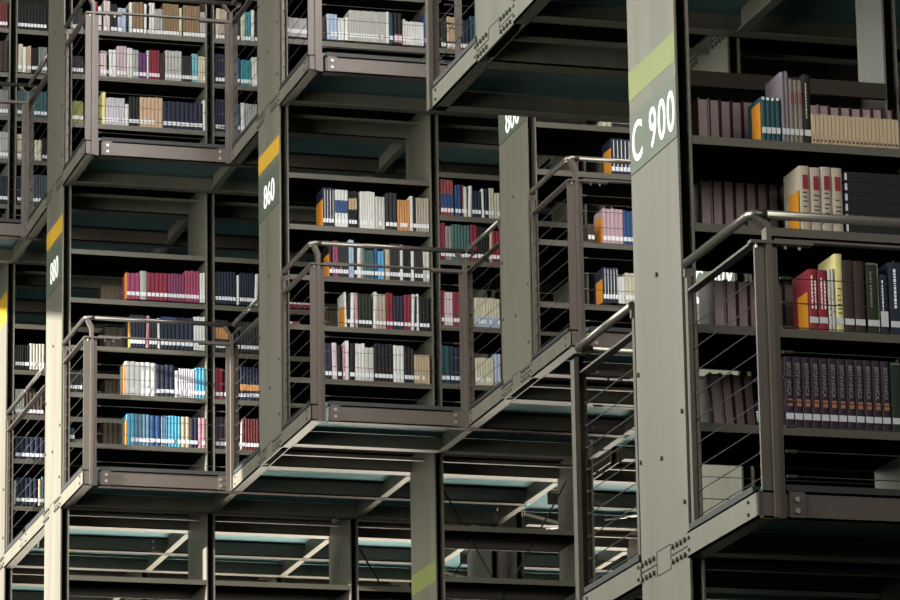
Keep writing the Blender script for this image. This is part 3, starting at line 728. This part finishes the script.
count = 0
for key, Y, Z, phrase, group, segs in SHELVES:
    near = key[0] == 'C'
    nth = 0
    for seg in segs:
        if seg[0] == 'end':
            _, x, h, ln = seg
            t = tag(MB().box(x - .003, x, Y + .004, Y + .004 + ln, Z, Z + h).box(x - .003, x + .06, Y + .004, Y + .004 + ln, Z - .0005, Z + .0012).build('bookend', ORANGE_STEEL, origin=(x, Y, Z)),
                    'orange steel bookend ' + phrase, 'bookend', 'orange bookends')
            continue
        ismass = seg[0] == 'mass'
        if ismass: seg = seg[1:]
        mode = seg[0] if isinstance(seg[0], str) else 'row'
        if mode != 'row': seg = seg[1:]
        x0, x1, n, h, c = seg[:5]
        o = seg[5] if len(seg) > 5 else {}
        cname = NAMES.get(c, c)
        wd = (x1 - x0) / n
        lean0 = 0.0
        for k in range(n):
            nth += 1
            rr = random.Random(hash((ord(key[0]), key[1:], c, k)) if False else (ord(key[0]) * 131 + nth * 17 + n * 7 + int(x0 * 1000)))
            x = x0 + k * wd
            w = wd * .96
            hh = h if n > 8 and near else h * (1 + rr.uniform(-.012, .010))
            lean = rr.choice((0, 0, 0, .03, -.02)) if n == 1 and not near else 0
            kind = o.get('k', 'book')
            if mode == 'flat':
                # volumes lying on their side, spine outward
                hz = h / n
                z0 = Z + k * hz
                m = MB(); ci, pi = 0, 1
                m.box(x0, x1, Y, Y + BD, z0, z0 + .003, 0).box(x0, x1, Y, Y + BD, z0 + hz - .005, z0 + hz - .001, 0).box(x0, x1, Y, Y + .004, z0 + .003, z0 + hz - .005, 0)
                m.box(x0 + .004, x1 - .004, Y + .004, Y + BD - .005, z0 + .003, z0 + hz - .005, 1)
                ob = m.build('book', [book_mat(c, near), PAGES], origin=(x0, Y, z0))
                tag(ob, f'{cname} volume lying flat, {ORD[k]} up, {phrase}', 'book', group)
                MB().box(x0 + .004, x0 + .014, Y - .0012, Y, z0 + .006, z0 + hz * .8).build('spine_label', STICKER, ob)
                count += 1
                continue
            if mode == 'back':
                # shelved from the other side: the page edges face the camera
                t_ = min(.0055, wd * .14)
                tl = -.06 if key == 'C4b' else 0
                if ismass:
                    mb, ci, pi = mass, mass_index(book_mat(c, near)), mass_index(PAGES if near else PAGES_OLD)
                else:
                    mb, ci, pi = MB(), 0, 1
                c0 = c
                n0 = len(mb.v)
                d = .20
                if k == 0 and near and not ismass: c = 'mauve'
                mb.box(x, x + t_, Y, Y + d, Z, Z + hh, ci).box(x + wd * .97 - t_, x + wd * .97, Y, Y + d, Z, Z + hh, ci).box(x + t_, x + wd * .97 - t_, Y + d - .004, Y + d, Z, Z + hh, ci)
                mb.box(x + t_, x + wd * .97 - t_, Y + .006, Y + d - .004, Z + .004, Z + hh - .005, pi)
                for q in range(n0, len(mb.v)):
                    a, b, cc = mb.v[q]; mb.v[q] = (a + (cc - Z) * tl, b, cc)
                if not ismass:
                    ob = mb.build('book', [book_mat(c, near), PAGES if near else PAGES_OLD], origin=(x, Y, Z))
                    tag(ob, f'{NAMES.get(c, c)} book, {ORD[nth - 1]} from left, {phrase}', 'book', group); count += 1
                c = c0
                continue
            d = BD * (1 if h > .2 else .85)
            lab0, lab1 = (.028, .055) if not near else (.034, .060)
            if o.get('biglabel'): lab1 = .10
            if ismass:
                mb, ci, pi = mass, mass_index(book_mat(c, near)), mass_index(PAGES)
            else:
                mb, ci, pi = MB(), 0, 1
            book_shape(mb, x, w, Y, Z, hh, d, ci, pi, lean)
            ob = None
            if not ismass:
                ob = mb.build('book', [book_mat(c, near), PAGES], origin=(x, Y, Z))
                tag(ob, f'{cname} {kind}, {ORD[nth - 1]} from left, {phrase}', 'book', group)
                count += 1

            def extra(name, mt, z0, z1, a=0.0, b=1.0, yo=0.0):
                if ismass:
                    strip(mass, x + w * a, w * (b - a), Y - yo, z0, z1, Z, lean, mass_index(mt))
                else:
                    mm = MB(); strip(mm, x + w * a, w * (b - a), Y - yo, z0, z1, Z, lean); mm.build(name, mt, ob)
            if 'blotch' in o:
                bc, f0, f1 = o['blotch']; q = .15 if near else 0
                extra('spine_panel', book_mat(bc, near), Z + hh * f0, Z + hh * f1, .28 if near else 0, .85 if near else 1)
            if 'head' in o: extra('spine_band', book_mat(o['head'], near), Z + hh * .93, Z + hh * .99, .15, .8)
            if 'stripe' in o: extra('spine_stripe', book_mat(o['stripe'], near), Z + hh * .1, Z + hh * .95, .55, .85)
            if 'edge' in o:
                extra('spine_border', book_mat(o['edge'], near), Z + .01, Z + hh * .985, .90, .96)
                extra('spine_border', book_mat(o['edge'], near), Z + hh * .97, Z + hh * .985, .06, .9)
            if 'title' in o or 'marks' in o:
                mt = WHITE if o.get('title') == 'white' else book_mat(o.get('title', 'charcoal'), near)
                for ln in range(2 if o.get('title2') else 1):
                    mm = MB(); zz = Z + hh * .36; top = Z + hh * (.86 - .04 * ln)
                    if o.get('marks'): top = Z + hh * .58; zz = Z + .035
                    while zz < top:
                        sl = rr.uniform(.006, .016)
                        if o.get('marks'):
                            mm.box(x + w * .3, x + w * (.6 + .25 * rr.random()), Y - .001, Y + .001, zz, zz + .005); zz += rr.uniform(.014, .03)
                        else:
                            xa = x + w * (.30 + .36 * ln); mm.box(xa, xa + w * .13, Y - .001, Y + .001, zz, zz + sl); zz += sl + .004
                    if ismass: pass
                    elif mm.v: mm.build('spine_lettering', mt, ob)
            if 'word' in o and ob:
                mw = Matrix(((0, 1, 0, x + w * .5), (0, 0, -1, Y - .0005), (-1, 0, 0, Z + hh * .68), (0, 0, 0, 1)))
                text_mesh(o['word'], .024, 1.0, 'spine_lettering', book_mat('grey', near), ob, mw, .0)
            if c not in ('brown',) or near:
                pale = max(PAL[c]) > .5
                if not (pale and rr.random() < .35) and kind != 'slim paperback':
                    extra('spine_label', STICKER, Z + lab0, Z + lab1, .04, .96, .0004)
            if kind == 'slim paperback':
                extra('spine_mark', book_mat('brown', near), Z + .012, Z + .022, .25, .75)
                extra('spine_edge', book_mat('cream', near), Z + .004, Z + hh * .98, .84, 1.0)
mo = mass.build('books', mass_mats)
tag(mo, 'the many narrower books filling the distant shelves', 'books', kind='stuff')
